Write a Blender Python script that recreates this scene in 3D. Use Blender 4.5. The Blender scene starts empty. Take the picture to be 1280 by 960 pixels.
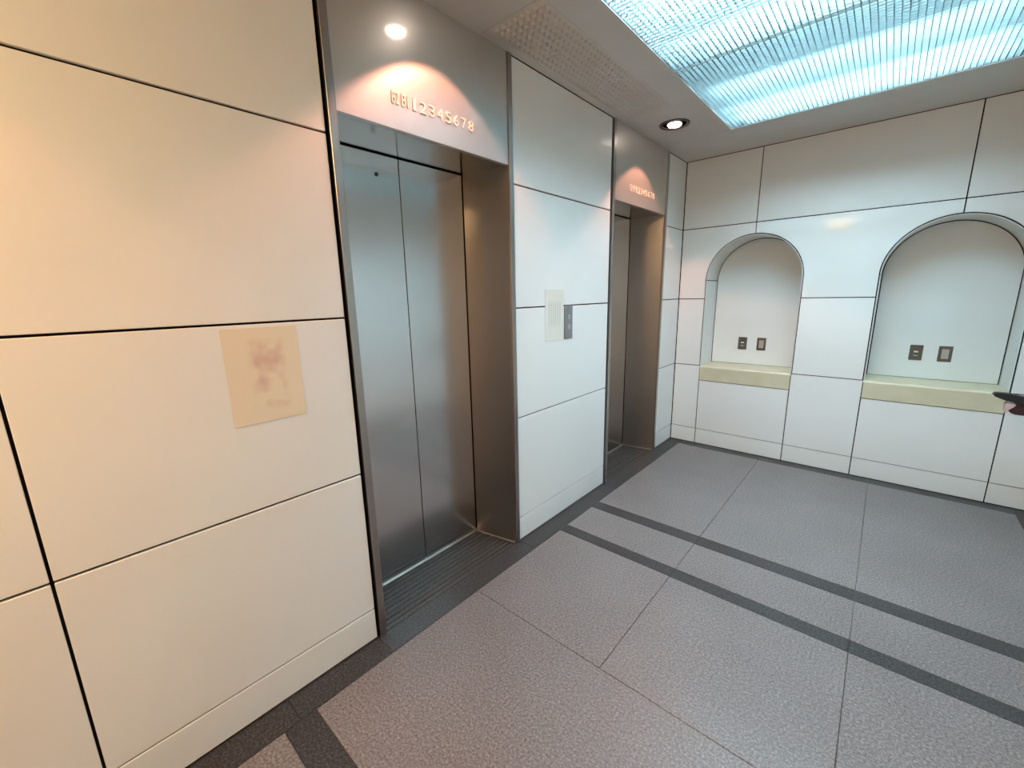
import bpy, bmesh, math, random
from mathutils import Matrix, Vector

random.seed(7)
scene = bpy.context.scene
COL = scene.collection

# ------------------------------------------------------------------ camera, world, exposure
H = 2.596                       # ceiling height
W = 2.42                        # room width (right wall)
YB = -7.0                       # rear end of the lobby
cam_data = bpy.data.cameras.new('camera')
cam = bpy.data.objects.new('camera', cam_data)
COL.objects.link(cam)
cam_data.sensor_fit = 'HORIZONTAL'
cam_data.sensor_width = 36.0
cam_data.lens = 14.691
cam_data.clip_start = 0.02
cam.matrix_world = (Matrix.Translation((1.5048, -4.1183, 1.4677))
                    @ Matrix.Rotation(0.72727, 4, 'Z') @ Matrix.Rotation(1.3605, 4, 'X')
                    @ Matrix.Rotation(-0.02072, 4, 'Z'))
scene.camera = cam

world = bpy.data.worlds.new('world')
scene.world = world
world.use_nodes = True
world.node_tree.nodes['Background'].inputs[0].default_value = (0.8, 0.85, 0.9, 1)
world.node_tree.nodes['Background'].inputs[1].default_value = 0.0

vs = scene.view_settings
vs.view_transform = 'Standard'
vs.look = 'None'
vs.exposure = 0.40
vs.gamma = 1.0
vs.use_curve_mapping = False
cy = scene.cycles
cy.use_denoising = True
cy.max_bounces = 10
cy.diffuse_bounces = 5
cy.glossy_bounces = 5
cy.transmission_bounces = 6
cy.sample_clamp_indirect = 6.0
cy.caustics_reflective = False
cy.caustics_refractive = False

TUBE_POWER = 106.0               # emission of the cool fluorescent tubes
SPOT_POWER = 32.0               # warm elevator downlights (W)
LOBBY_POWER = 112.0               # emission of the warm opal lobby lamps
COOL = (0.56, 0.85, 1.0)
WARM = (1.0, 0.43, 0.28)
LOBBY = (1.0, 0.65, 0.30)

# ------------------------------------------------------------------ materials
MATS = {}


def mat(name, color, rough=0.5, metal=0.0, spec=0.5, coat=0.0):
    m = bpy.data.materials.new(name)
    m.use_nodes = True
    b = m.node_tree.nodes['Principled BSDF']
    b.inputs['Base Color'].default_value = (*color, 1)
    b.inputs['Roughness'].default_value = rough
    b.inputs['Metallic'].default_value = metal
    b.inputs['Specular IOR Level'].default_value = spec
    b.inputs['Coat Weight'].default_value = coat
    b.inputs['Coat Roughness'].default_value = 0.08
    MATS[name] = m
    return m


def nodes(m):
    nt = m.node_tree
    return nt, nt.nodes, nt.links, nt.nodes['Principled BSDF']


def coords(nt, scale):
    tc = nt.nodes.new('ShaderNodeNewGeometry')
    mp = nt.nodes.new('ShaderNodeMapping')
    mp.inputs['Scale'].default_value = scale
    nt.links.new(tc.outputs['Position'], mp.inputs['Vector'])
    return mp.outputs['Vector']


def noise(nt, vec, scale, detail=3.0, rough=0.6):
    n = nt.nodes.new('ShaderNodeTexNoise')
    n.inputs['Scale'].default_value = scale
    n.inputs['Detail'].default_value = detail
    n.inputs['Roughness'].default_value = rough
    nt.links.new(vec, n.inputs['Vector'])
    return n.outputs['Fac']


def ramp(nt, fac, stops):
    r = nt.nodes.new('ShaderNodeValToRGB')
    e = r.color_ramp.elements
    while len(e) < len(stops):
        e.new(0.5)
    for k, (p, c) in enumerate(stops):
        e[k].position = p
        e[k].color = (*c, 1)
    nt.links.new(fac, r.inputs['Fac'])
    return r.outputs['Color']


def bump(nt, fac, bsdf, strength, dist=0.002):
    b = nt.nodes.new('ShaderNodeBump')
    b.inputs['Strength'].default_value = strength
    b.inputs['Distance'].default_value = dist
    nt.links.new(fac, b.inputs['Height'])
    nt.links.new(b.outputs['Normal'], bsdf.inputs['Normal'])


def granite(name, lo, mid, hi, rough):
    m = mat(name, mid, rough, spec=0.28)
    nt, N, L, b = nodes(m)
    v = coords(nt, (1, 1, 1))
    f = noise(nt, v, 120.0, 3.0, 0.85)
    c1 = ramp(nt, f, [(0.34, lo), (0.5, mid), (0.68, hi)])
    big = noise(nt, v, 2.2, 3.0, 0.6)
    mx = N.new('ShaderNodeMix')
    mx.data_type = 'RGBA'
    mx.blend_type = 'MULTIPLY'
    mx.inputs[0].default_value = 1.0
    L.new(c1, mx.inputs[6])
    L.new(ramp(nt, big, [(0.3, (0.86, 0.85, 0.85)), (0.7, (1.0, 1.0, 1.0))]), mx.inputs[7])
    L.new(mx.outputs[2], b.inputs['Base Color'])
    bump(nt, f, b, 0.08, 0.0005)
    return m


granite('granite_light', (0.080, 0.065, 0.061), (0.160, 0.134, 0.127), (0.31, 0.268, 0.258), 0.38)
granite('granite_dark', (0.010, 0.0085, 0.008), (0.032, 0.027, 0.026), (0.10, 0.088, 0.085), 0.38)
granite('tread_stone', (0.020, 0.015, 0.013), (0.046, 0.036, 0.032), (0.09, 0.072, 0.066), 0.42)
mat('mortar', (0.10, 0.088, 0.08), 0.9)
mat('joint_black', (0.008, 0.007, 0.006), 0.85, spec=0.2)

m = mat('enamel_white', (0.80, 0.79, 0.765), 0.36, coat=0.16)
nt, N, L, b = nodes(m)
v = coords(nt, (1, 1, 1))
L.new(ramp(nt, noise(nt, v, 1.6, 2.0), [(0.3, (0.785, 0.775, 0.75)), (0.7, (0.81, 0.805, 0.785))]), b.inputs['Base Color'])
bump(nt, noise(nt, v, 5.0, 1.0), b, 0.04, 0.004)

m = mat('niche_white', (0.76, 0.76, 0.74), 0.5)


def steel(name, color, rough, streak, metal=1.0):
    m = mat(name, color, rough, metal)
    nt, N, L, b = nodes(m)
    v = coords(nt, streak)
    f = noise(nt, v, 60.0, 3.0, 0.6)
    mr = N.new('ShaderNodeMapRange')
    mr.inputs['To Min'].default_value = rough - 0.05
    mr.inputs['To Max'].default_value = rough + 0.07
    L.new(f, mr.inputs['Value'])
    L.new(mr.outputs['Result'], b.inputs['Roughness'])
    L.new(ramp(nt, f, [(0.3, tuple(c * 0.95 for c in color)), (0.7, color)]), b.inputs['Base Color'])
    return m


steel('steel_transom', (0.62, 0.585, 0.55), 0.38, (1, 6, 6), 0.75)
for k_, v_ in (('Coat Weight', 0.9), ('Coat IOR', 1.7), ('Coat Roughness', 0.07)):
    MATS['steel_transom'].node_tree.nodes['Principled BSDF'].inputs[k_].default_value = v_
steel('steel_door', (0.72, 0.70, 0.685), 0.20, (6, 6, 0.4))
steel('steel_reveal', (0.46, 0.415, 0.385), 0.30, (6, 6, 0.4))
steel('steel_frame', (0.40, 0.37, 0.345), 0.32, (6, 6, 0.4))
steel('steel_soffit', (0.50, 0.48, 0.46), 0.17, (6, 0.4, 6))
steel('sill_metal', (0.70, 0.66, 0.60), 0.3, (6, 0.4, 6))
mat('numeral_metal', (0.86, 0.80, 0.72), 0.35, 0.35)
mat('hole_black', (0.01, 0.01, 0.01), 0.6)

m = mat('ceiling_metal', (0.64, 0.60, 0.56), 0.48, 0.0)
nt, N, L, b = nodes(m)
v = coords(nt, (1, 1, 1))
L.new(ramp(nt, noise(nt, v, 3.0, 2.0), [(0.3, (0.62, 0.58, 0.54)), (0.7, (0.66, 0.62, 0.58))]), b.inputs['Base Color'])
mat('housing_white', (0.82, 0.84, 0.84), 0.6)
mat('trim_dark', (0.035, 0.018, 0.016), 0.35)
mat('reflector_dark', (0.10, 0.05, 0.04), 0.25, 0.6)

# louvre plastic: diffuse + translucent, so that it glows under the tubes


def translucent(name, color, share):
    m = bpy.data.materials.new(name)
    m.use_nodes = True
    nt = m.node_tree
    nt.nodes.remove(nt.nodes['Principled BSDF'])
    d = nt.nodes.new('ShaderNodeBsdfDiffuse')
    t = nt.nodes.new('ShaderNodeBsdfTranslucent')
    mx = nt.nodes.new('ShaderNodeMixShader')
    d.inputs[0].default_value = (*color, 1)
    t.inputs[0].default_value = (*color, 1)
    mx.inputs[0].default_value = share
    nt.links.new(d.outputs[0], mx.inputs[1])
    nt.links.new(t.outputs[0], mx.inputs[2])
    nt.links.new(mx.outputs[0], nt.nodes['Material Output'].inputs['Surface'])
    MATS[name] = m


translucent('louvre_plastic', (0.31, 0.36, 0.36), 0.55)
translucent('seam_plastic', (0.80, 0.86, 0.86), 0.65)


def emit(name, color, strength):
    m = bpy.data.materials.new(name)
    m.use_nodes = True
    b = m.node_tree.nodes['Principled BSDF']
    b.inputs['Base Color'].default_value = (*color, 1)
    b.inputs['Emission Color'].default_value = (*color, 1)
    b.inputs['Emission Strength'].default_value = strength
    MATS[name] = m


emit('tube_light', COOL, TUBE_POWER)
emit('bulb_light', (1.0, 0.86, 0.74), 8.5)
emit('lobby_light', LOBBY, LOBBY_POWER)

m = mat('sill_stone', (0.62, 0.56, 0.42), 0.4)
nt, N, L, b = nodes(m)
v = coords(nt, (1, 1, 1))
L.new(ramp(nt, noise(nt, v, 9.0, 4.0), [(0.3, (0.57, 0.50, 0.345)), (0.7, (0.63, 0.56, 0.40))]), b.inputs['Base Color'])

# blurred print of the two notices
m = mat('notice_tan', (0.66, 0.50, 0.33), 0.7)
nt, N, L, b = nodes(m)
tc = N.new('ShaderNodeTexCoord')
sep = N.new('ShaderNodeSeparateXYZ')
L.new(tc.outputs['Object'], sep.inputs[0])
v = tc.outputs['Object']
blot = noise(nt, v, 17.0, 1.5, 0.5)
# print sits in the middle of the sheet: window in y and z
def window(nt, val, a, b_, soft):
    r1 = nt.nodes.new('ShaderNodeMapRange'); r1.interpolation_type = 'SMOOTHSTEP'
    r1.inputs['From Min'].default_value = a; r1.inputs['From Max'].default_value = a + soft
    nt.links.new(val, r1.inputs['Value'])
    r2 = nt.nodes.new('ShaderNodeMapRange'); r2.interpolation_type = 'SMOOTHSTEP'
    r2.inputs['From Min'].default_value = b_ - soft; r2.inputs['From Max'].default_value = b_
    r2.inputs['To Min'].default_value = 1.0; r2.inputs['To Max'].default_value = 0.0
    nt.links.new(val, r2.inputs['Value'])
    mu = nt.nodes.new('ShaderNodeMath'); mu.operation = 'MULTIPLY'
    nt.links.new(r1.outputs[0], mu.inputs[0]); nt.links.new(r2.outputs[0], mu.inputs[1])
    return mu.outputs[0]
def mul(nt, a, b_):
    mu = nt.nodes.new('ShaderNodeMath'); mu.operation = 'MULTIPLY'
    nt.links.new(a, mu.inputs[0]); nt.links.new(b_, mu.inputs[1])
    return mu.outputs[0]
win = mul(nt, window(nt, sep.outputs['Y'], -0.055, 0.075, 0.03), window(nt, sep.outputs['Z'], 0.025, 0.285, 0.04))
r = N.new('ShaderNodeMapRange')
r.inputs['From Min'].default_value = 0.38; r.inputs['From Max'].default_value = 0.62
L.new(blot, r.inputs['Value'])
fac = mul(nt, win, r.outputs[0])
mix = N.new('ShaderNodeMix'); mix.data_type = 'RGBA'
L.new(fac, mix.inputs[0])
mix.inputs[6].default_value = (0.78, 0.66, 0.50, 1)
mix.inputs[7].default_value = (0.66, 0.45, 0.36, 1)
L.new(mix.outputs[2], b.inputs['Base Color'])

m = mat('notice_cream', (0.78, 0.72, 0.62), 0.7)
nt, N, L, b = nodes(m)
tc = N.new('ShaderNodeTexCoord')
sep = N.new('ShaderNodeSeparateXYZ')
L.new(tc.outputs['Object'], sep.inputs[0])
wv = N.new('ShaderNodeTexWave')
wv.bands_direction = 'Y'
wv.inputs['Scale'].default_value = 14.0
wv.inputs['Distortion'].default_value = 0.6
L.new(tc.outputs['Object'], wv.inputs['Vector'])
win = mul(nt, window(nt, sep.outputs['Y'], -0.075, 0.08, 0.02), window(nt, sep.outputs['Z'], 0.07, 0.25, 0.04))
fac = mul(nt, win, wv.outputs['Fac'])
mix = N.new('ShaderNodeMix'); mix.data_type = 'RGBA'
L.new(fac, mix.inputs[0])
mix.inputs[6].default_value = (0.74, 0.70, 0.62, 1)
mix.inputs[7].default_value = (0.60, 0.56, 0.50, 1)
L.new(mix.outputs[2], b.inputs['Base Color'])

mat('button_plate', (0.30, 0.30, 0.31), 0.35, 0.8)
mat('button_grey', (0.36, 0.36, 0.37), 0.4)
mat('outlet_bronze', (0.11, 0.093, 0.075), 0.4, 0.5)
mat('outlet_dark', (0.07, 0.06, 0.05), 0.5)
mat('outlet_inset', (0.42, 0.36, 0.31), 0.5)
mat('outlet_white', (0.75, 0.73, 0.68), 0.5)
mat('black_plastic', (0.006, 0.006, 0.006), 0.45)
mat('dark_red', (0.035, 0.006, 0.008), 0.4)
mat('pale_pink', (0.62, 0.42, 0.41), 0.4)

# ------------------------------------------------------------------ builders


def tag(o, label=None, cat=None, group=None, kind=None):
    if label: o['label'] = label
    if cat: o['category'] = cat
    if group: o['group'] = group
    if kind: o['kind'] = kind
    return o


def empty(name, loc, label=None, cat=None, group=None, kind=None):
    o = bpy.data.objects.new(name, None)
    o.empty_display_size = 0.1
    COL.objects.link(o)
    o.location = loc
    return tag(o, label, cat, group, kind)


def wloc(o):
    v = Vector((0, 0, 0))
    while o:
        v += o.location
        o = o.parent
    return v


def obj(name, bm, material, parent=None, origin=None, smooth=False):
    """link a bmesh given in room coordinates as one mesh object"""
    bmesh.ops.recalc_face_normals(bm, faces=bm.faces)
    base = wloc(parent) if parent else Vector((0, 0, 0))
    org = Vector(origin) if origin else base
    bmesh.ops.translate(bm, verts=bm.verts, vec=-org)
    me = bpy.data.meshes.new(name)
    bm.to_mesh(me)
    bm.free()
    if smooth:
        for p in me.polygons: p.use_smooth = True
    me.materials.append(MATS[material])
    o = bpy.data.objects.new(name, me)
    COL.objects.link(o)
    o.parent = parent
    o.location = org - base
    return o


def box_bm(lo, hi, bevel=0.0, bm=None):
    new = bm is None
    if new: bm = bmesh.new()
    lo = Vector(lo); hi = Vector(hi)
    c = (lo + hi) / 2; s = hi - lo
    r = bmesh.ops.create_cube(bm, size=1.0, matrix=Matrix.Translation(c) @ Matrix.Diagonal((*s, 1)))
    if bevel > 0 and new:
        bmesh.ops.bevel(bm, geom=list(bm.edges), offset=bevel, segments=1, affect='EDGES', profile=0.5)
    return bm


def box(name, lo, hi, material, parent=None, bevel=0.0, origin=None):
    return obj(name, box_bm(lo, hi, bevel), material, parent, origin)


def prism_bm(poly, axis, a0, a1, bm=None):
    """extrude a 2D polygon along a room axis; poly holds the other two coordinates in order"""
    if bm is None: bm = bmesh.new()

    def P(p, a):
        if axis == 'x': return (a, p[0], p[1])
        if axis == 'y': return (p[0], a, p[1])
        return (p[0], p[1], a)
    A = [bm.verts.new(P(p, a0)) for p in poly]
    B = [bm.verts.new(P(p, a1)) for p in poly]
    n = len(poly)
    bm.faces.new(A)
    bm.faces.new(list(reversed(B)))
    for i in range(n):
        bm.faces.new((A[i], A[(i + 1) % n], B[(i + 1) % n], B[i]))
    return bm


def prism(name, poly, axis, a0, a1, material, parent=None, origin=None):
    return obj(name, prism_bm(poly, axis, a0, a1), material, parent, origin)


def lathe_bm(profile, center, seg=40, axis='z', bm=None):
    """profile: (radius, offset along the axis); turned about a line through center"""
    if bm is None: bm = bmesh.new()
    rings = []
    for r, h in profile:
        ring = []
        for k in range(seg):
            a = 2 * math.pi * k / seg
            if axis == 'z': p = (center[0] + r * math.cos(a), center[1] + r * math.sin(a), center[2] + h)
            elif axis == 'x': p = (center[0] + h, center[1] + r * math.cos(a), center[2] + r * math.sin(a))
            else: p = (center[0] + r * math.cos(a), center[1] + h, center[2] + r * math.sin(a))
            ring.append(bm.verts.new(p))
        rings.append(ring)
    for A, B in zip(rings, rings[1:]):
        for k in range(seg):
            bm.faces.new((A[k], A[(k + 1) % seg], B[(k + 1) % seg], B[k]))
    bm.faces.new(rings[0])
    bm.faces.new(list(reversed(rings[-1])))
    return bm


# ------------------------------------------------------------------ layout numbers
J = [0.006, 0.150, 0.7735, 1.396, 2.020, H]      # panel joints, floor to ceiling
G = 0.0036                                        # half a joint
T = 0.012                                         # panel thickness
E1, E2 = -2.8675, -0.888                          # elevator centres
HO = 0.4435                                       # half the clear opening at the wall face
FW = 0.034                                        # width of the steel frame face
TOP = 2.100                                       # opening height
V1, V2 = -4.202, -3.352

# ------------------------------------------------------------------ floor
floor = empty('floor', (0, 0, 0), kind='structure')
box('screed', (-0.32, YB, -0.06), (W, 0.0, -0.006), 'mortar', floor)
XS = [0.12, 0.82, 1.56, 2.30]
rows = [(-1.650, -0.10, 'slab'), (-1.748, -1.650, 'band'), (-2.049, -1.748, 'slab'), (-2.132, -2.049, 'band'),
        (-2.858, -2.132, 'slab'), (-3.677, -2.858, 'slab'), (-3.785, -3.677, 'band'), (-4.60, -3.785, 'slab'),
        (-5.33, -4.60, 'slab'), (-5.43, -5.33, 'band'), (-6.2, -5.43, 'slab'), (YB, -6.2, 'slab')]
g = 0.0011
for a, b_, kind in rows:
    xs = [0.12, 1.56, 2.30] if b_ in (-2.858, -3.785) else XS
    for x0, x1 in zip(xs, xs[1:]):
        if kind == 'slab':
            box('floor_slab', (x0 + g, a + g, -0.02), (x1 - g, b_ - g, 0), 'granite_light', floor, 0.0012)
        else:
            box('floor_band', (x0 + g, a + g / 2, -0.02), (x1 - g, b_ - g / 2, 0), 'granite_dark', floor, 0.0008)
for x0, x1 in ((0.0, 0.12), (2.30, W)):
    ys = [0.0, -0.42, -1.385, -2.385, -3.352, -3.73, -4.60, -5.43, -6.2, YB]
    for b_, a in zip(ys, ys[1:]):
        box('floor_border', (x0, a + 0.0008, -0.02), (x1 - 0.0008, b_ - 0.0008, 0.0005), 'granite_dark', floor, 0.0006)
for x0, x1 in zip(XS, XS[1:]):
    box('floor_border', (x0 + g / 2, -0.10 + 0.0008, -0.02), (x1 - g / 2, 0.0, 0.0005), 'granite_dark', floor, 0.0006)

# ------------------------------------------------------------------ left wall
wl = empty('wall_left', (0, 0, 0), kind='structure')


def left_panels(y0, y1):
    for k in range(5):
        lo = J[k] + (0 if k == 0 else (G if k > 1 else 0.0028))
        hi = J[k + 1] - (0.004 if k == 4 else (0.0028 if k == 0 else G))
        box('wall_panel', (-T, y0, lo), (0, y1, hi), 'enamel_white', wl, 0.0015)


ycols = [-7.0, -6.766, -5.911, -5.057, V1, V2]
for a, b_ in zip(ycols, ycols[1:]):
    left_panels(a + G, b_ - (0.002 if b_ == V2 else G))
left_panels(E1 + HO + FW + 0.006, E2 - HO - FW - 0.012)
left_panels(E2 + HO + FW - 0.004, -0.006)
for a, b_ in ((YB, V2 + 0.004), (E1 + HO + FW, E2 - HO - FW), (E2 + HO + FW - 0.008, 0.0)):
    box('wall_core', (-0.36, a, -0.02), (-T - 0.001, b_, H), 'joint_black', wl)

# ------------------------------------------------------------------ back wall with two arched niches
wb = empty('wall_back', (0, 0, 0), kind='structure')
R = 0.3656
AZ = 1.5595
AX = (0.6037, 1.8037)
ND = 0.33
SILL0, SILL1 = 0.637, 0.773


def arc(cx, r, a0, a1, n=24):
    return [(cx + r * math.cos(a0 + (a1 - a0) * k / n), AZ + r * math.sin(a0 + (a1 - a0) * k / n)) for k in range(n + 1)]


def back_rect(x0, x1, z0, z1, gl=G, gr=G, gb=G, gt=G):
    prism('wall_panel', [(x0 + gl, z0 + gb), (x1 - gr, z0 + gb), (x1 - gr, z1 - gt), (x0 + gl, z1 - gt)], 'y', 0.0, T, 'enamel_white', wb)


c1, c2 = AX[0], AX[1]
cols = [0.0, c1 - R, c1 + R, c2 - R, c2 + R, W]
for a, b_ in ((0.0, c1), (c1, c2), (c2, W)):
    back_rect(a, b_, J[4], H, gl=0.006 if a == 0 else G, gr=0.006 if b_ == W else G, gt=0.004)
hp = math.pi / 2
re_ = R + 0.008
GN = 0.008                                        # joint beside the niches
xe = 0.006
# panels between the two upper joints, cut by the arches
prism('wall_panel', [(xe, J[3] + G), (c1 - re_, J[3] + G)] + arc(c1, re_, math.pi, hp + G / re_) + [(c1 - G, J[4] - G), (xe, J[4] - G)], 'y', 0, T, 'enamel_white', wb)
prism('wall_panel', [(c1 + re_, J[3] + G), (c2 - re_, J[3] + G)] + arc(c2, re_, math.pi, hp + G / re_) + [(c2 - G, J[4] - G), (c1 + G, J[4] - G)]
      + arc(c1, re_, hp - G / re_, 0), 'y', 0, T, 'enamel_white', wb)
prism('wall_panel', [(c2 + re_, J[3] + G), (W - xe, J[3] + G), (W - xe, J[4] - G), (c2 + G, J[4] - G)] + arc(c2, re_, hp - G / re_, 0), 'y', 0, T, 'enamel_white', wb)
for i in range(5):
    a, b_ = cols[i], cols[i + 1]
    gl = 0.006 if i == 0 else G
    gr = 0.006 if i == 4 else G
    if i % 2 == 0:
        back_rect(a, b_, J[2], J[3], gl if i == 0 else GN, gr if i == 4 else GN)
        back_rect(a, b_, J[1], J[2], gl, gr, gb=0.003)
    else:
        back_rect(a, b_, J[1], SILL0, gl, gr, gb=0.003, gt=0.006)
    back_rect(a, b_, J[0], J[1], gl, gr, gb=0, gt=0.003)
# dark core behind the joints
y0, y1 = T + 0.001, 0.05
bm = prism_bm([(0, 0), (W, 0), (W, SILL0), (0, SILL0)], 'y', y0, y1)
for a, b_ in ((0, c1 - R - .001), (c1 + R + .001, c2 - R - .001), (c2 + R + .001, W)):
    prism_bm([(a, SILL0), (b_, SILL0), (b_, AZ), (a, AZ)], 'y', y0, y1, bm)
rr = R + 0.001
prism_bm([(0, AZ)] + arc(c1, rr, math.pi, 0) + arc(c2, rr, math.pi, 0) + [(W, AZ), (W, H), (0, H)], 'y', y0, y1, bm)
obj('wall_core', bm, 'joint_black', wb)
box('niche_void', (-0.01, ND + 0.03, 0.0), (W, ND + 0.06, H), 'joint_black', wb)

for cx in AX:
    ri, ro = R - 0.004, R
    # curved lining above the springing and straight linings below it, a joint between
    up = arc(cx, ri, 0.008, math.pi - 0.008, 40)
    dn = arc(cx, ro, math.pi - 0.008, 0.008, 40)
    prism('niche_arch_lining', up + dn, 'y', 0.001, ND, 'niche_white', wb)
    for s in (-1, 1):
        xa, xb = sorted((cx + s * ri, cx + s * ro))
        prism('niche_side_lining', [(xa, SILL1 - 0.02), (xb, SILL1 - 0.02), (xb, AZ - 0.003), (xa, AZ - 0.003)], 'y', 0.001, ND, 'niche_white', wb)
    rb = ri - 0.007
    prism('niche_back', [(cx - rb, SILL1 + 0.004)] + [(cx + rb, SILL1 + 0.004)] + arc(cx, rb, 0, math.pi, 40), 'y', ND - 0.012, ND, 'niche_white', wb)
    # sill with a rounded nose
    n = 8
    r_ = 0.018
    prof = [(-0.004, SILL0), (ND, SILL0), (ND, SILL1)]
    for k in range(n + 1):
        a = hp + hp * k / n
        prof.append((-0.004 + r_ + r_ * math.cos(a), SILL1 - r_ + r_ * math.sin(a)))
    prism('niche_sill', prof, 'x', cx - R + 0.002, cx + R - 0.002, 'sill_stone', wb)

# ------------------------------------------------------------------ right wall and rear wall
wr = empty('wall_right', (W, 0, 0), kind='structure')
for a, b_ in zip([-0.006, -0.855, -1.71, -2.565, -3.42, -4.275, -5.13, -5.985], [-0.855, -1.71, -2.565, -3.42, -4.275, -5.13, -5.985, YB]):
    for k in range(5):
        lo = J[k] + (0 if k == 0 else (G if k > 1 else 0.0028))
        hi = J[k + 1] - (0.004 if k == 4 else (0.0028 if k == 0 else G))
        box('wall_panel', (W, b_ + G, lo), (W + T, a - G, hi), 'enamel_white', wr, 0.0015)
box('wall_core', (W + T + 0.001, YB, -0.02), (W + 0.15, 0.05, H), 'joint_black', wr)
wre = empty('wall_rear', (0, YB, 0), kind='structure')
for a, b_ in zip([0, 0.8067, 1.6133], [0.8067, 1.6133, W]):
    for k in range(5):
        lo = J[k] + (0 if k == 0 else (G if k > 1 else 0.0028))
        hi = J[k + 1] - (0.004 if k == 4 else (0.0028 if k == 0 else G))
        box('wall_panel', (a + G, YB - T, lo), (b_ - G, YB, hi), 'enamel_white', wre, 0.0015)
box('wall_core', (-0.3, YB - 0.15, -0.02), (W + 0.15, YB - T - 0.001, H), 'joint_black', wre)

# ------------------------------------------------------------------ ceiling with openings for the light and the lamps
LX0, LX1, LY0, LY1 = 0.515, 1.905, -2.73, -0.585
DL = ((0.245, -2.87), (0.250, -0.965), (0.245, -4.85))
DR = 0.084
ce = empty('ceiling', (0, 0, H), kind='structure')
GX0, GX1, GY0, GY1 = 0.055, 0.350, -2.60, -1.30


def ceil_piece(x0, x1, ya, yb, hole=None):
    s = 0.0012
    x0 += s; x1 -= s; ya += s; yb -= s
    if hole is None:
        box('ceiling_panel', (x0, ya, H), (x1, yb, H + 0.02), 'ceiling_metal', ce)
        return
    hx, hy = hole
    n = 20
    bm = bmesh.new()
    for sgn in (1, -1):
        ring = [(hx + sgn * DR * math.sin(math.pi * k / n), hy - DR * math.cos(math.pi * k / n)) for k in range(n + 1)]
        xo = x1 if sgn == 1 else x0
        poly = [(hx, yb), (xo, yb), (xo, ya), (hx, ya)] + ring
        prism_bm(poly, 'z', H, H + 0.02, bm)
    obj('ceiling_panel', bm, 'ceiling_metal', ce)


ceil_piece(0, LX0 - 0.02, -1.27, LY1 + 0.02, DL[1])
ceil_piece(0, GX0, GY0, -1.27)
ceil_piece(GX1, LX0 - 0.02, GY0, -1.27)
ceil_piece(GX0, GX1, GY1, -1.27)
ceil_piece(0, LX0 - 0.02, -3.30, GY0, DL[0])
ceil_piece(0, LX0 - 0.02, -5.20, -3.30, DL[2])
ceil_piece(0, LX0 - 0.02, YB, -5.20)
ceil_piece(0, W, LY1 + 0.02, 0)
ceil_piece(LX1 + 0.02, W, YB, LY1 + 0.02)
ceil_piece(LX0 - 0.02, LX1 + 0.02, YB, LY0 - 0.02)
box('ceiling_core', (-0.36, YB, H + 0.30), (W, 0.05, H + 0.34), 'joint_black', ce)

# dimpled panel between the two downlights
gv = empty('ceiling_vent_panel', ((GX0 + GX1) / 2, (GY0 + GY1) / 2, H),
           'dimpled grey metal panel let into the ceiling along the elevator wall', 'ceiling panel')
box('plate', (GX0 + .001, GY0 + .001, H), (GX1 - .001, GY1 - .001, H + 0.012), 'ceiling_metal', gv)
bm = bmesh.new()
px_, py_ = 0.0355, 0.0345
nx, ny = int((GX1 - GX0 - 0.01) / px_), int((GY1 - GY0 - 0.02) / py_)
for i in range(nx):
    for j in range(ny):
        cx = GX0 + 0.005 + px_ * (i + 0.5); cyy = GY0 + 0.01 + py_ * (j + 0.5)
        base = []
        top = []
        for k in range(6):
            a = k * math.pi / 3
            base.append(bm.verts.new((cx + 0.0160 * math.cos(a), cyy + 0.0160 * math.sin(a), H)))
            top.append(bm.verts.new((cx + 0.0070 * math.cos(a), cyy + 0.0070 * math.sin(a), H - 0.0100)))
        bm.faces.new(top)
        for k in range(6):
            bm.faces.new((base[k], base[(k + 1) % 6], top[(k + 1) % 6], top[k]))
tag(obj('dimples', bm, 'ceiling_metal', gv), kind='stuff')

# ------------------------------------------------------------------ fluorescent ceiling light with an egg-crate louvre
cl = empty('ceiling_light', ((LX0 + LX1) / 2, (LY0 + LY1) / 2, H),
           'large rectangular fluorescent ceiling light behind a pale cyan egg-crate louvre', 'ceiling light')
HB = H + 0.17
bm = box_bm((LX0 - .02, LY0 - .02, HB), (LX1 + .02, LY1 + .02, HB + .01))
box_bm((LX0 - .02, LY0 - .02, H), (LX0 - .004, LY1 + .02, HB), bm=bm)
box_bm((LX1 + .004, LY0 - .02, H), (LX1 + .02, LY1 + .02, HB), bm=bm)
box_bm((LX0 - .004, LY0 - .02, H), (LX1 + .004, LY0 - .004, HB), bm=bm)
box_bm((LX0 - .004, LY1 + .004, H), (LX1 + .004, LY1 + .02, HB), bm=bm)
obj('housing', bm, 'housing_white', cl)
bm = box_bm((LX0 - .019, LY0 - .019, H - .004), (LX0, LY1 + .019, H))
box_bm((LX1, LY0 - .019, H - .004), (LX1 + .019, LY1 + .019, H), bm=bm)
box_bm((LX0, LY0 - .019, H - .004), (LX1, LY0, H), bm=bm)
box_bm((LX0, LY1, H - .004), (LX1, LY1 + .019, H), bm=bm)
obj('trim_frame', bm, 'ceiling_metal', cl)
LH = 0.0122
ZL = H + 0.002
P_ = 0.0253
nb = int(round((LX1 - LX0) / P_))
me_long = {}
for i in range(nb + 1):
    x = LX0 + (LX1 - LX0) * i / nb
    if not me_long:
        o = box('louvre_blade', (x - .0011, LY0, ZL), (x + .0011, LY1, ZL + LH), 'louvre_plastic', cl, origin=(x, (LY0 + LY1) / 2, ZL))
        me_long['m'] = o.data
    else:
        o = bpy.data.objects.new('louvre_blade', me_long['m'])
        COL.objects.link(o); o.parent = cl
        o.location = Vector((x, (LY0 + LY1) / 2, ZL)) - wloc(cl)
nyb = int(round((LY1 - LY0) / P_))
me_x = None
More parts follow.
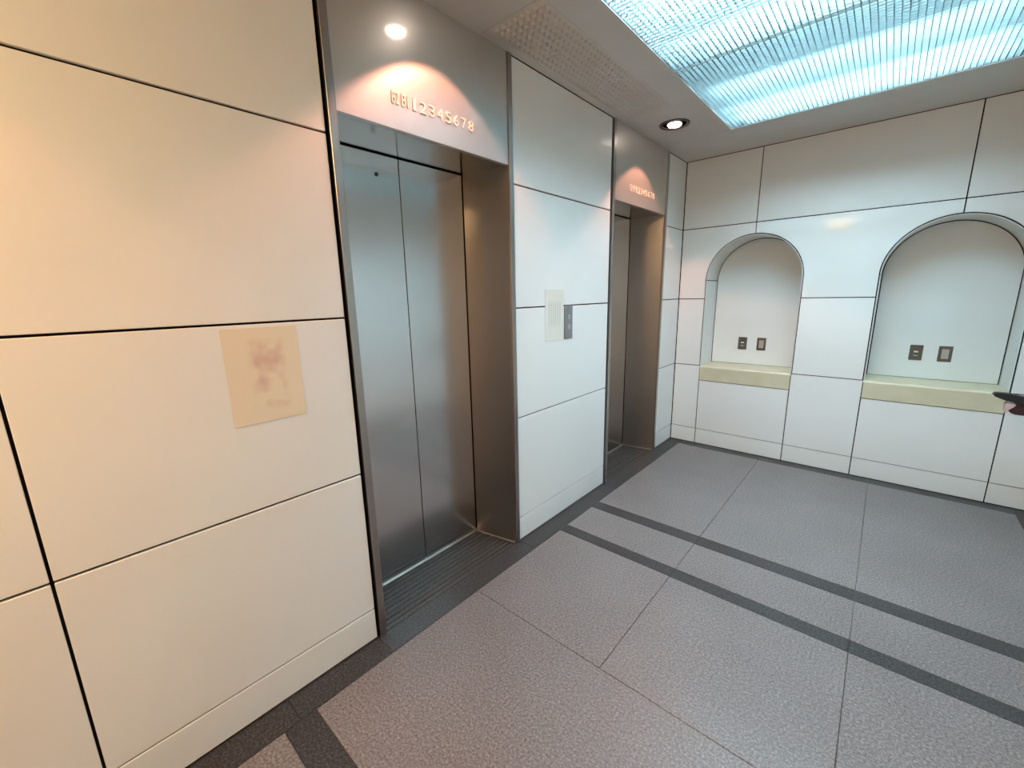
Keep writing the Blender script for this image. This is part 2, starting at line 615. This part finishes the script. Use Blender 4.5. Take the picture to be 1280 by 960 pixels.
for j in range(nyb + 1):
    y = LY0 + (LY1 - LY0) * j / nyb
    if me_x is None:
        o = box('cross_blade', (LX0, y - .0009, ZL + .0008), (LX1, y + .0009, ZL + LH - .0006), 'louvre_plastic', cl, origin=((LX0 + LX1) / 2, y, ZL))
        me_x = o.data
    else:
        o = bpy.data.objects.new('cross_blade', me_x)
        COL.objects.link(o); o.parent = cl
        o.location = Vector(((LX0 + LX1) / 2, y, ZL)) - wloc(cl)
# seam bar where two louvre sheets meet
box('seam_bar', (LX0, -1.6565, ZL - .001), (LX1, -1.6535, ZL + LH), 'seam_plastic', cl)
for y in (-0.82, -1.00, -1.36, -1.96, -2.30, -2.48):
    obj('tube', lathe_bm([(0.013, -0.62), (0.0165, -0.615), (0.0165, 0.615), (0.013, 0.62)], ((LX0 + LX1) / 2, y, H + 0.105), 10, 'x'), 'tube_light', cl)

# ------------------------------------------------------------------ recessed warm downlights
DLAB = ('warm recessed downlight with dark ring before the elevator beside the tan notice',
        'warm recessed downlight with dark ring in the ceiling corner near the arched niches',
        'warm recessed downlight with dark ring beyond the tan notice')


def downlight(x, y, label):
    d = empty('downlight', (x, y, H), label, 'downlight', 'recessed downlights along the elevator wall')
    obj('trim_ring', lathe_bm([(DR + 0.016, 0.0), (DR + 0.013, -0.006), (DR - 0.004, -0.006), (DR - 0.006, 0.0)], (x, y, H), 40), 'trim_dark', d, smooth=False)
    bm = lathe_bm([(DR - 0.006, 0.0), (DR - 0.010, 0.03), (DR - 0.03, 0.085), (DR - 0.03, 0.10), (DR - 0.002, 0.10), (DR - 0.002, 0.0)], (x, y, H), 40)
    for f in [f for f in bm.faces if len(f.verts) == 40]: bm.faces.remove(f)
    obj('reflector', bm, 'reflector_dark', d)
    obj('bulb', lathe_bm([(0.02, 0.075), (0.032, 0.055), (0.046, 0.012), (0.047, -0.002), (0.040, -0.012), (0.02, -0.017)], (x, y, H), 32), 'bulb_light', d, smooth=True)
    L_ = bpy.data.lights.new('downlight_beam', 'SPOT')
    L_.energy = SPOT_POWER
    L_.color = WARM
    L_.spot_size = math.radians(104)
    L_.spot_blend = 0.22
    L_.shadow_soft_size = 0.012
    lo = bpy.data.objects.new('downlight_beam', L_)
    COL.objects.link(lo)
    lo.parent = d
    lo.location = (0, 0, -0.022)


for (x, y), lab in zip(DL, DLAB):
    downlight(x, y, lab)

# warm opal lamps of the lobby behind the viewpoint
for x, y, lab in ((0.72, -5.25, 'round warm opal ceiling lamp in the lobby beyond the tan notice'),):
    d = empty('ceiling_lamp', (x, y, H), lab, 'ceiling lamp')
    obj('base_ring', lathe_bm([(0.20, 0.0), (0.20, -0.02), (0.185, -0.025)], (x, y, H), 40), 'trim_dark', d)
    obj('opal_shade', lathe_bm([(0.18, -0.022), (0.175, -0.05), (0.14, -0.075), (0.08, -0.09), (0.02, -0.094)], (x, y, H), 40), 'lobby_light', d, smooth=True)

# ------------------------------------------------------------------ elevators
FLOORS = ['B2', 'B1', '1', '2', '3', '4', '5', '6', '7', '8']
GLYPH = {}


def glyph_mesh(text):
    if text in GLYPH: return GLYPH[text]
    cu = bpy.data.curves.new('glyph', 'FONT')
    cu.body = text
    cu.align_x = 'CENTER'
    cu.size = 1.0
    cu.extrude = 0.06
    cu.resolution_u = 3
    to = bpy.data.objects.new('glyph', cu)
    COL.objects.link(to)
    dg = bpy.context.evaluated_depsgraph_get()
    me = bpy.data.meshes.new_from_object(to.evaluated_get(dg))
    bpy.data.objects.remove(to)
    xs = [v.co.x for v in me.vertices]; ys = [v.co.y for v in me.vertices]
    w, h = max(xs) - min(xs), max(ys) - min(ys)
    cx, cy_ = (max(xs) + min(xs)) / 2, min(ys)
    tw = 0.030 if len(text) == 2 else (0.014 if text == '1' else 0.029)
    th = 0.043
    for v in me.vertices:
        x = (v.co.x - cx) / w * tw
        y = (v.co.y - cy_) / h * th
        z = v.co.z / 0.06 * 0.0018
        v.co = (z, x, y)               # local x = out of the wall, y along it, z up
    me.materials.append(MATS['numeral_metal'])
    GLYPH[text] = me
    return me


def elevator(c, label, keyhole):
    e = empty('elevator', (0, c, 0), label, 'elevator', 'elevators')
    dx = -0.280                       # door face
    ib = 0.392                        # half opening at the doors
    tr = box('transom_panel', (-0.02, c - HO + 0.001, TOP), (0.003, c + HO - 0.001, H), 'steel_transom', e, 0.001)
    for k, f in enumerate(FLOORS):
        o = bpy.data.objects.new('floor_numeral', glyph_mesh(f))
        COL.objects.link(o)
        o.parent = tr
        o.location = Vector((0.003 + 0.0018, c - 0.2000 + 0.0437 * k, 2.189)) - wloc(tr)
    for s in (-1, 1):
        ya, yb = sorted((c + s * HO, c + s * (HO + FW - 0.003)))
        box('frame_post', (-0.02, ya, 0.0), (0.010, yb, H), 'steel_frame', e, 0.0015)
        poly = [(-0.004, c + s * HO), (dx, c + s * ib), (dx, c + s * (ib + 0.03)), (-0.02, c + s * (HO + 0.03)), (-0.02, c + s * (HO + 0.0005)), (-0.004, c + s * (HO + 0.0005))]
        prism('side_reveal', [(p[0], p[1]) for p in poly], 'z', 0.004, TOP, 'steel_reveal', e)
        # bright bead along the foot of the reveal
        poly = [(-0.004, c + s * (HO - 0.0045)), (dx, c + s * (ib - 0.0045)), (dx, c + s * ib), (-0.004, c + s * HO)]
        prism('edge_bead', poly, 'z', 0.0, 0.007, 'sill_metal', e)
    box('head_soffit', (dx, c - HO - 0.02, TOP), (-0.0205, c + HO + 0.02, TOP + 0.02), 'steel_soffit', e)
    for s in (-1, 1):
        ya, yb = sorted((c - 0.006 + s * 0.0022, c + s * (ib - 0.007) if s > 0 else c - ib - 0.02))
        dp = box('door_panel', (dx - 0.03, ya, 0.006), (dx - 0.004, yb, TOP - 0.006), 'steel_door', e, 0.001)
        if s == -1 and keyhole:
            obj('key_hole', lathe_bm([(0.0085, 0.0), (0.0085, 0.003), (0.005, 0.003)], (dx - 0.004, c - 0.126, 2.008), 16, 'x'), 'hole_black', dp)
    box('shaft_shadow', (dx - 0.06, c - 0.46, 0), (dx - 0.031, c + 0.46, TOP + 0.02), 'joint_black', e)
    box('door_sill', (dx - 0.03, c - ib - 0.01, -0.006), (dx + 0.006, c + ib + 0.01, 0.004), 'sill_metal', e)
    n = 9
    x = dx + 0.008
    pw = (0.0 - x) / n
    for k in range(n):
        box('threshold_strip', (x + pw * k + 0.003, c - HO + 0.0045, -0.02), (x + pw * (k + 1) - 0.003, c + HO - 0.0045, 0.0012), 'tread_stone', e, 0.0015)
    return e


elevator(E1, 'brushed steel elevator entrance between the tan notice and the call button plate', True)
elevator(E2, 'brushed steel elevator entrance next to the corner with the arched niches', False)

# ------------------------------------------------------------------ notices and call plate
o = box('paper_notice', (0.0003, -3.754, 1.071), (0.0016, -3.533, 1.382), 'notice_tan', None, origin=(0, -3.6435, 1.071))
tag(o, 'tan paper notice with blurred pinkish print on the panel beside the elevator', 'notice')
o = box('paper_notice', (0.0003, -2.122, 1.190), (0.0014, -1.936, 1.493), 'notice_cream', None, origin=(0, -2.029, 1.190))
tag(o, 'cream paper notice between the two elevators, beside the grey call plate', 'notice')
cp = empty('call_plate', (0, -1.8825, 1.188), 'narrow grey elevator call button plate between the elevators', 'button plate')
box('plate', (0.0002, -1.927, 1.190), (0.006, -1.838, 1.396), 'button_plate', cp, 0.0015)
for z in (1.262, 1.325):
    b1 = box('call_button', (0.006, -1.8975, z - 0.015), (0.009, -1.8675, z + 0.015), 'button_grey', cp, 0.001)

# ------------------------------------------------------------------ outlets in the niches


def outlet(cx, kind, label):
    y = ND - 0.012
    z = 0.972
    o = empty('wall_outlet', (cx, y, z - 0.058), label, 'outlet', 'outlet plates in the niches')
    box('cover_plate', (cx - 0.037, y - 0.006, z - 0.058), (cx + 0.037, y - 0.0003, z + 0.058), 'outlet_bronze', o, 0.002)
    if kind == 'socket':
        s = box('socket_face', (cx - 0.013, y - 0.008, z - 0.034), (cx + 0.013, y - 0.006, z + 0.034), 'outlet_dark', o, 0.0008)
        box('contact', (cx - 0.012, y - 0.0095, z + 0.002), (cx + 0.012, y - 0.008, z + 0.013), 'outlet_white', s)
        box('contact', (cx - 0.012, y - 0.0090, z - 0.026), (cx + 0.012, y - 0.008, z - 0.018), 'outlet_inset', s)
    else:
        s = box('insert', (cx - 0.019, y - 0.009, z - 0.036), (cx + 0.019, y - 0.006, z + 0.036), 'outlet_inset', o, 0.001)
        box('rocker', (cx - 0.011, y - 0.011, z - 0.018), (cx + 0.011, y - 0.009, z + 0.026), 'outlet_inset', s, 0.001)


for cx, nm in ((AX[0], 'niche nearer the elevators'), (AX[1], 'niche farther from the elevators')):
    outlet(cx - 0.0905, 'socket', 'dark outlet plate with a small white slot in the arched ' + nm)
    outlet(cx + 0.067, 'insert', 'bronze plate with a pale square insert in the arched ' + nm)

# ------------------------------------------------------------------ dark fitting reaching in beside the far niche
yf = -0.6
ft = empty('wall_fitting', (W, yf, 0.80), 'black tapered fitting with pink and dark red underside reaching in before the niche sill', 'fitting')
top = [(2.014, 0.873), (2.028, 0.876), (2.072, 0.876), (2.135, 0.864), (2.40, 0.850)]
bot = [(2.40, 0.790), (2.135, 0.822), (2.10, 0.828), (2.06, 0.838), (2.016, 0.856)]
bm = prism_bm(top + bot, 'y', yf - 0.028, yf + 0.028)
bmesh.ops.bevel(bm, geom=[e for e in bm.edges], offset=0.005, segments=2, affect='EDGES')
obj('arm', bm, 'black_plastic', ft)
bm = prism_bm([(2.078, 0.822), (2.40, 0.800), (2.40, 0.755), (2.10, 0.762), (2.076, 0.785)], 'y', yf - 0.022, yf + 0.022)
bmesh.ops.bevel(bm, geom=[e for e in bm.edges], offset=0.006, segments=2, affect='EDGES')
obj('lower_arm', bm, 'dark_red', ft)
bm = prism_bm([(2.064, 0.826), (2.104, 0.822), (2.102, 0.806), (2.084, 0.797), (2.076, 0.770), (2.066, 0.775)], 'y', yf - 0.027, yf + 0.015)
bmesh.ops.bevel(bm, geom=[e for e in bm.edges], offset=0.004, segments=2, affect='EDGES')
obj('tip', bm, 'pale_pink', ft)
box('wall_plate', (2.395, yf - 0.05, 0.73), (W + 0.001, yf + 0.05, 0.90), 'black_plastic', ft, 0.004)
